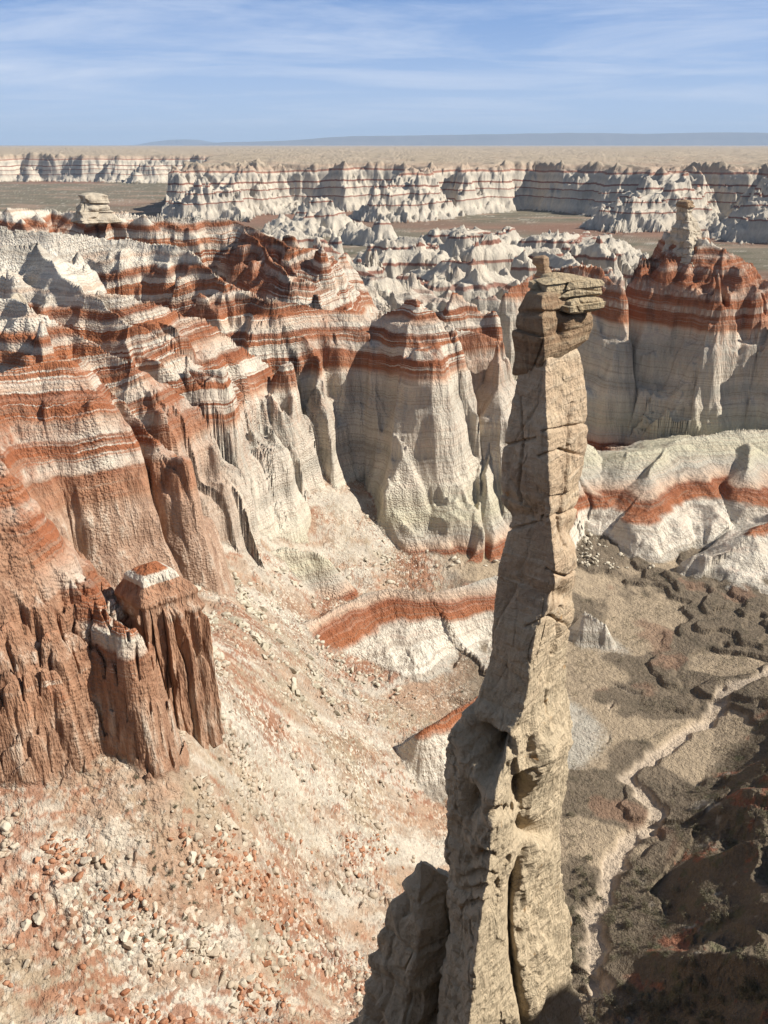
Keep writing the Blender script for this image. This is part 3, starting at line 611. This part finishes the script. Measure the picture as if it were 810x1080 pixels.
# butte-top pinnacle
YB = at_z(722, 250, -28.5)[1]-1.
def pin_disp(X, Y, Z, U, V, k): return .7*vn3(X/2.6, Y/2.6, Z/2.2, 371)+.6*fbm3(X/1.3, Y/1.3, Z/1.6, 4, 372)+blocks(X, Y, Z, 2.2, 373, .7, .3, 1.3)+.25*np.sin(Z*1.7+X*.2)
pin = rock_column('stone_pinnacle', [(213,716,729,722),(219,715,731,722),(225,714,732,722),(233,711,736,722),(241,707,739,721),(248,704,741,720),(254,701,744,720),(266,697,750,720),(280,690,758,720)], YB, M_PALE, 220, 300, .5, .1, .5, disp=pin_disp, cap=.05, shp=8)
tag(pin, 'grey stone pinnacle with a flat brown cap, on top of the right butte', 'rock pinnacle')
# balanced dark rock just above the spire's head
bal = rock_column('balanced_rock', [(269,568,578,573),(272,562,581,572),(277,561,581,571),(281,566,579,572),(285,566,580,573),(292,560,586,573)], 268, M_HEAD, 160, 140, .5, .1, .5, disp=lambda X, Y, Z, U, V, k: .5*vn3(X/2.2, Y/2.2, Z/2, 381)+.2*vn3(X, Y, Z, 382), cap=.1, shp=8)
tag(bal, 'small dark brown balanced rock seen just above the head of the tall spire', 'balanced rock')
# blocky knob on the left skyline
kn = rock_column('cream_outcrop', [(203,84,106,96),(206,81,112,94),(212,81,112,93),(218,80,116,92),(226,79,122,92),(236,76,132,95)], at_z(100, 226, -19)[1]-6, M_PALE, 220, 200, .5, .1, .5, disp=lambda X, Y, Z, U, V, k: .9*vn3(X/4, Y/4, Z/2.5, 391)+.5*vn3(X/1.6, Y/1.6, Z/1.2, 392)+blocks(X, Y, Z, 3.2, 393, 1.3, .4, .8), cap=.08, shp=5)
tag(kn, 'cream blocky rock knob on the skyline ridge at upper left', 'rock knob')
# leaning finger at the left edge
fg = rock_column('rock_finger', [(309,12,22,16),(315,8,27,15),(324,5,32,15),(335,3,38,16),(350,0,46,18)], 168, M_PALE, 200, 260, .5, .1, .5, disp=lambda X, Y, Z, U, V, k: .45*vn3(X/1.8, Y/1.8, Z/2.6, 401)+.25*fbm3(X/.8, Y/.8, Z/1.2, 3, 402), cap=.06, shp=8)
tag(fg, 'short pale rock finger standing on the slope at the far left edge', 'rock finger')
def cap_disp(X, Y, Z, U, V, k): return .3*vn3(X/1.6, Y/1.6, Z/1.2, 375)+blocks(X, Y, Z, 1.6, 376, .5, .2, .5)
rock_column('cap', [(210.5,716,729,722),(212,713,732,722),(218,712,734,722),(220.5,714,732,722)], YB-.3, M_HEAD, 160, 60, .52, .1, .52, disp=cap_disp, parent=pin, cap=.3, shp=8)
# ------------------------------------------------------------------ loose rocks and shrubs
def ico(sub):
    import bmesh
    bm = bmesh.new(); bmesh.ops.create_icosphere(bm, subdivisions=sub, radius=1)
    v = np.array([q.co[:] for q in bm.verts]); f = np.array([[w.index for w in q.verts] for q in bm.faces]); bm.free(); return v, f
IV, IF = ico(3); IV1, IF1 = ico(1)
def rock_shape(seed, V0):
    rs = np.random.RandomState(seed); v = V0.copy()
    for _ in range(9):                     # knock flat facets off a rounded stone
        n = rs.normal(size=3); n /= np.linalg.norm(n); lim = rs.uniform(.32, .68); d = v@n; m = d > lim; v[m] -= np.outer(d[m]-lim, n)
    v = v*(rs.uniform(.75, 1.2), rs.uniform(.7, 1.0), rs.uniform(.5, .8))
    return v*(1+.10*vn3(v[:, 0]*2.5+seed, v[:, 1]*2.5, v[:, 2]*2.5, seed))[:, None]
def rock_mat(name, a, b):
    t = NT(name); p = t.pos(); fine = t.noise(p, 3., 5, .7); oi = t.n('ShaderNodeObjectInfo').outputs['Random']
    c = t.mix(t.rng(t.math('ADD', t.noise(p, .9, 4, .7), t.math('MULTIPLY', t.math('SUBTRACT', oi, .5), .35)), .35, .65), a, b); c = t.mix(.5, c, t.mix(fine, (.2,.2,.2), (.8,.8,.8)), 'OVERLAY')
    t.l(c, t.b.inputs['Base Color']); t.l(t.bump(fine, .12, .8), t.b.inputs['Normal']); return t.m
M_RR = rock_mat('rust_stone', (.30, .125, .065), (.42, .22, .13)); M_RP = rock_mat('pale_stone', (.54, .48, .38), (.43, .35, .26)); M_RG = rock_mat('dun_stone', (.44, .39, .29), (.52, .46, .36))
rng = np.random.RandomState(5)
fu, fv = PU.ravel(), PV.ravel(); vis_f = (vis & (TW_ < .6)).ravel() & (fu > -40) & (fu < 850) & (fv > 150) & (fv < 1110); fr_ = rr_.ravel()
spd = np.hypot(TX, TY)
def pick(n, inside, seed, weight=None, dmax=300):
    r = np.random.RandomState(seed); idx = np.nonzero(vis_f & inside(fu, fv) & (fr_ < dmax))[0]
    if weight is not None: w = weight.ravel()[idx]; idx = idx[r.rand(len(idx)) < w]
    return V[r.choice(idx, min(n, len(idx)), replace=False)] if len(idx) else V[:0]
def scatter(name, label, cat, group, n, inside, mats, size, seed, weight=None, meshes=None, stuff_n=0, stuff_label=None, low=None):
    P = pick(n+stuff_n, inside, seed, weight); r = np.random.RandomState(seed+1)
    s = size[0]+(size[1]-size[0])*r.rand(len(P))**3.2
    key = s/np.linalg.norm(P, axis=1); o = np.argsort(-key)
    P = P[o]; s = s[o]
    for i in range(min(n, len(P))):
        ob = bpy.data.objects.new(name, meshes[i % len(meshes)]); COL.objects.link(ob)
        ob.location = P[i]+np.array([0, 0, s[i]*.12]); ob.scale = (s[i],)*3; ob.rotation_euler = (0, 0, r.rand()*6.28) if low is not None and low[2] else (r.rand()*.6, r.rand()*.6, r.rand()*6.28)
        tag(ob, label, cat, group)
    if stuff_n and len(P) > n:
        lv, lf = low[0], low[1]; Q_ = P[n:]; sq = s[n:]; k = len(Q_)
        a = r.rand(k)*6.28; ca, sa = np.cos(a), np.sin(a); sh = .75+.5*r.rand(k, 3)
        vv = lv[None]*sh[:, None]; vx = vv[..., 0]*ca[:, None]-vv[..., 1]*sa[:, None]; vy = vv[..., 0]*sa[:, None]+vv[..., 1]*ca[:, None]
        W_ = np.stack([vx, vy, vv[..., 2]], -1)*sq[:, None, None]+Q_[:, None]+np.array([0, 0, .1])*sq[:, None, None]
        Fq = (lf[None]+(np.arange(k)*len(lv))[:, None, None]).reshape(-1, lf.shape[1])
        tag(np_mesh(stuff_label, W_.reshape(-1, 3), Fq, mats, False), kind='stuff')
def mk(name, mat, n, seed):
    L_ = []
    for i in range(n):
        o = np_mesh(name, rock_shape(seed+i, IV), IF, mat, False); L_.append(o.data); bpy.data.objects.remove(o)
    return L_
b_red, b_pale, b_dun = mk('boulder', M_RR, 5, 10), mk('boulder', M_RP, 5, 30), mk('boulder', M_RG, 4, 50)
lowrock = rock_shape(77, IV1)
clump = np.clip(.15+2.4*fbm2(TX/8, TY/8, 4, 601), .02, 1)**1.5
inlow = lambda u, v: (v > 850+.15*u-30) & (u < 430) & (v < 1095)
scatter('boulder', 'rust red boulder on the pale rubble slope at lower left', 'boulder', 'rust red boulders on the lower left slope', 105, lambda u, v: inlow(u, v) & (v > 880), M_RR, (.06, .62), 11, clump, b_red, 1500, 'rust_scree', (lowrock, IF1, False))
clump2 = np.clip(.1+2.4*fbm2(TX/7, TY/7, 4, 602), .02, 1)**1.5
scatter('boulder', 'cream white block on the rubble slope at lower left', 'boulder', 'cream blocks on the lower left slope', 105, lambda u, v: (v > 700) & (u < 440) & (v < 1095) & (u > 0), M_RP, (.06, .8), 21, clump2*np.clip(talus*1.5, 0, 1), b_pale, 2000, 'pale_scree', (lowrock, IF1, False))
scatter('boulder', 'dun block fallen below the cliffs in the middle of the canyon', 'boulder', 'fallen blocks below the middle cliffs', 85, lambda u, v: ((v > 540) & (v < 600) & (u > 380) & (u < 690)) | ((v > 600) & (v < 760) & (u > 200) & (u < 420)), M_RG, (.12, 1.1), 31, clump2, b_dun, 1200, 'fallen_rubble', (lowrock, IF1, False))
# shrubs: a dome of small leaf-sized faces on a few stems
def shrub_mesh(seed, nl=260):
    r = np.random.RandomState(seed); vs = []; fs = []
    lob = r.normal(size=(7, 3))*(.42, .42, .2)+(0, 0, .42)
    for i in range(nl):
        c = lob[r.randint(7)]+r.normal(size=3)*(.2, .2, .17); c[2] = max(c[2], .03); u = r.normal(size=3); u /= np.linalg.norm(u); w = np.cross(u, r.normal(size=3)); w /= np.linalg.norm(w)+1e-6; s_ = r.uniform(.06, .13)
        k = len(vs); vs += [c-u*s_, c+w*s_*.6, c+u*s_*1.2, c-w*s_*.5]; fs.append((k, k+1, k+2, k+3))
    return np.array(vs), np.array(fs)
def leaf_mat(name, a, b):
    t = NT(name); oi = t.n('ShaderNodeObjectInfo').outputs['Random']; t.l(t.mix(t.math('ADD', t.math('MULTIPLY', oi, .5), t.math('MULTIPLY', t.noise(t.pos(), 1.2, 2), .5)), a, b), t.b.inputs['Base Color']); return t.m
M_LF = leaf_mat('sage_leaf', (.14, .125, .08), (.23, .20, .135))
sm = []
for i in range(5):
    v_, f_ = shrub_mesh(700+i); o = np_mesh('shrub', v_, f_, M_LF, False); sm.append(o.data); bpy.data.objects.remove(o)
lv_, lf_ = shrub_mesh(750, 60)
vegd = np.clip(.25+2.2*fbm2(TX/12, TY/12, 4, 611), .02, 1)*(1-chan)
scatter('shrub', 'low grey green shrub on the brown canyon floor at right', 'shrub', 'shrubs on the canyon floor', 170, lambda u, v: (u > 560) & (v > 600) & (v < 1090), M_LF, (.15, .8), 41, vegd, sm, 3000, 'scrub', (lv_*1.0, lf_, True))
scatter('shrub', 'low grey green shrub on the slope left of the tall spire', 'shrub', 'shrubs on the left slopes', 90, lambda u, v: (u > 60) & (u < 520) & (v > 600) & (v < 1000), M_LF, (.12, .42), 51, np.clip(vegd*np.clip(low+.02, 0, 1), 0, 1), sm, 1200, 'slope_scrub', (lv_, lf_, True))
# ------------------------------------------------------------------ light, sky, air
SUN_AZ, SUN_EL = R(92), R(38)       # azimuth clockwise from the view direction
sd = (math.cos(SUN_EL)*math.sin(SUN_AZ), math.cos(SUN_EL)*math.cos(SUN_AZ), math.sin(SUN_EL))
from mathutils import Vector
sl = bpy.data.lights.new('sun', 'SUN'); sl.energy = 5.0; sl.angle = R(.53); sl.color = (1, .95, .86)
so = bpy.data.objects.new('sun', sl); COL.objects.link(so); so.rotation_euler = Vector(sd).to_track_quat('Z', 'Y').to_euler()
wd = bpy.data.worlds.new('World'); S.world = wd; wd.use_nodes = True; wt = wd.node_tree; bg = wt.nodes['Background']
sky = wt.nodes.new('ShaderNodeTexSky'); sky.sky_type = 'NISHITA'; sky.sun_disc = False; sky.sun_elevation = SUN_EL; sky.sun_rotation = SUN_AZ
sky.altitude = 1600; sky.air_density = 1.0; sky.dust_density = .1; sky.ozone_density = 3.0
tc = wt.nodes.new('ShaderNodeTexCoord'); sp = wt.nodes.new('ShaderNodeSeparateXYZ'); wt.links.new(tc.outputs['Generated'], sp.inputs[0])
def wm(op, a, b=0.):
    n = wt.nodes.new('ShaderNodeMath'); n.operation = op
    for i, v in enumerate((a, b)):
        if hasattr(v, 'is_output'): wt.links.new(v, n.inputs[i])
        else: n.inputs[i].default_value = v
    return n.outputs[0]
zc = wm('ADD', wm('MAXIMUM', sp.outputs[2], 0.), .05)
cb = wt.nodes.new('ShaderNodeCombineXYZ'); wt.links.new(wm('DIVIDE', sp.outputs[0], zc), cb.inputs[0]); wt.links.new(wm('DIVIDE', sp.outputs[1], zc), cb.inputs[1])
mp = wt.nodes.new('ShaderNodeMapping'); wt.links.new(cb.outputs[0], mp.inputs[0]); mp.inputs['Rotation'].default_value = (0, 0, R(12)); mp.inputs['Scale'].default_value = (.28, .42, 1)
cn = wt.nodes.new('ShaderNodeTexNoise'); wt.links.new(mp.outputs[0], cn.inputs['Vector']); cn.inputs['Scale'].default_value = 1.1; cn.inputs['Detail'].default_value = 8; cn.inputs['Roughness'].default_value = .64; cn.inputs['Distortion'].default_value = .5
cr = wt.nodes.new('ShaderNodeMapRange'); wt.links.new(cn.outputs['Fac'], cr.inputs[0]); cr.inputs[1].default_value = .45; cr.inputs[2].default_value = .68; cr.inputs[3].default_value = 0; cr.inputs[4].default_value = .85
mx = wt.nodes.new('ShaderNodeMix'); mx.data_type = 'RGBA'; wt.links.new(cr.outputs[0], mx.inputs[0]); wt.links.new(sky.outputs[0], mx.inputs[6]); mx.inputs[7].default_value = (6.2, 6.8, 7.6, 1)
hz = wt.nodes.new('ShaderNodeMapRange'); hz.interpolation_type = 'SMOOTHSTEP'; wt.links.new(sp.outputs[2], hz.inputs[0]); hz.inputs[1].default_value = -.02; hz.inputs[2].default_value = .34; hz.inputs[3].default_value = .97; hz.inputs[4].default_value = 0
hg = wt.nodes.new('ShaderNodeMapRange'); wt.links.new(sp.outputs[2], hg.inputs[0]); hg.inputs[1].default_value = 0; hg.inputs[2].default_value = .17
gm = wt.nodes.new('ShaderNodeMix'); gm.data_type = 'RGBA'; wt.links.new(hg.outputs[0], gm.inputs[0]); gm.inputs[6].default_value = (7.6, 9.6, 12.4, 1); gm.inputs[7].default_value = (1.9, 4.7, 12.2, 1)
h2 = wt.nodes.new('ShaderNodeMix'); h2.data_type = 'RGBA'; wt.links.new(hz.outputs[0], h2.inputs[0]); wt.links.new(sky.outputs[0], h2.inputs[6]); wt.links.new(gm.outputs[2], h2.inputs[7])
wt.links.new(h2.outputs[2], mx.inputs[6]); mx.inputs[7].default_value = (9.2, 10.4, 12.8, 1)
wt.links.new(mx.outputs[2], bg.inputs['Color']); bg.inputs['Strength'].default_value = .05
S.view_settings.view_transform = 'Standard'; S.view_settings.look = 'None'; S.view_settings.exposure = .56; S.view_settings.gamma = 1

hm = bpy.data.materials.new('haze'); hm.use_nodes = True; ht = hm.node_tree; ht.nodes.clear()
ho = ht.nodes.new('ShaderNodeOutputMaterial'); pv = ht.nodes.new('ShaderNodeVolumePrincipled'); ht.links.new(pv.outputs[0], ho.inputs['Volume'])
pv.inputs['Color'].default_value = (.58, .76, 1, 1); pv.inputs['Density'].default_value = 2.8e-5; pv.inputs['Anisotropy'].default_value = 0
B = 62000; zb, zt = -140., 900.
hv = np.array([(x, y, z) for z in (zb, zt) for y in (-B, B) for x in (-B, B)], float)
hb = np_mesh('haze', hv, np.array([(0,2,3,1),(4,5,7,6),(0,1,5,4),(2,6,7,3),(0,4,6,2),(1,3,7,5)]), hm, False); tag(hb, kind='stuff')
S.render.engine = 'CYCLES'; S.cycles.max_bounces = 3; S.cycles.diffuse_bounces = 2; S.cycles.glossy_bounces = 1; S.cycles.volume_bounces = 0; S.cycles.transparent_max_bounces = 4
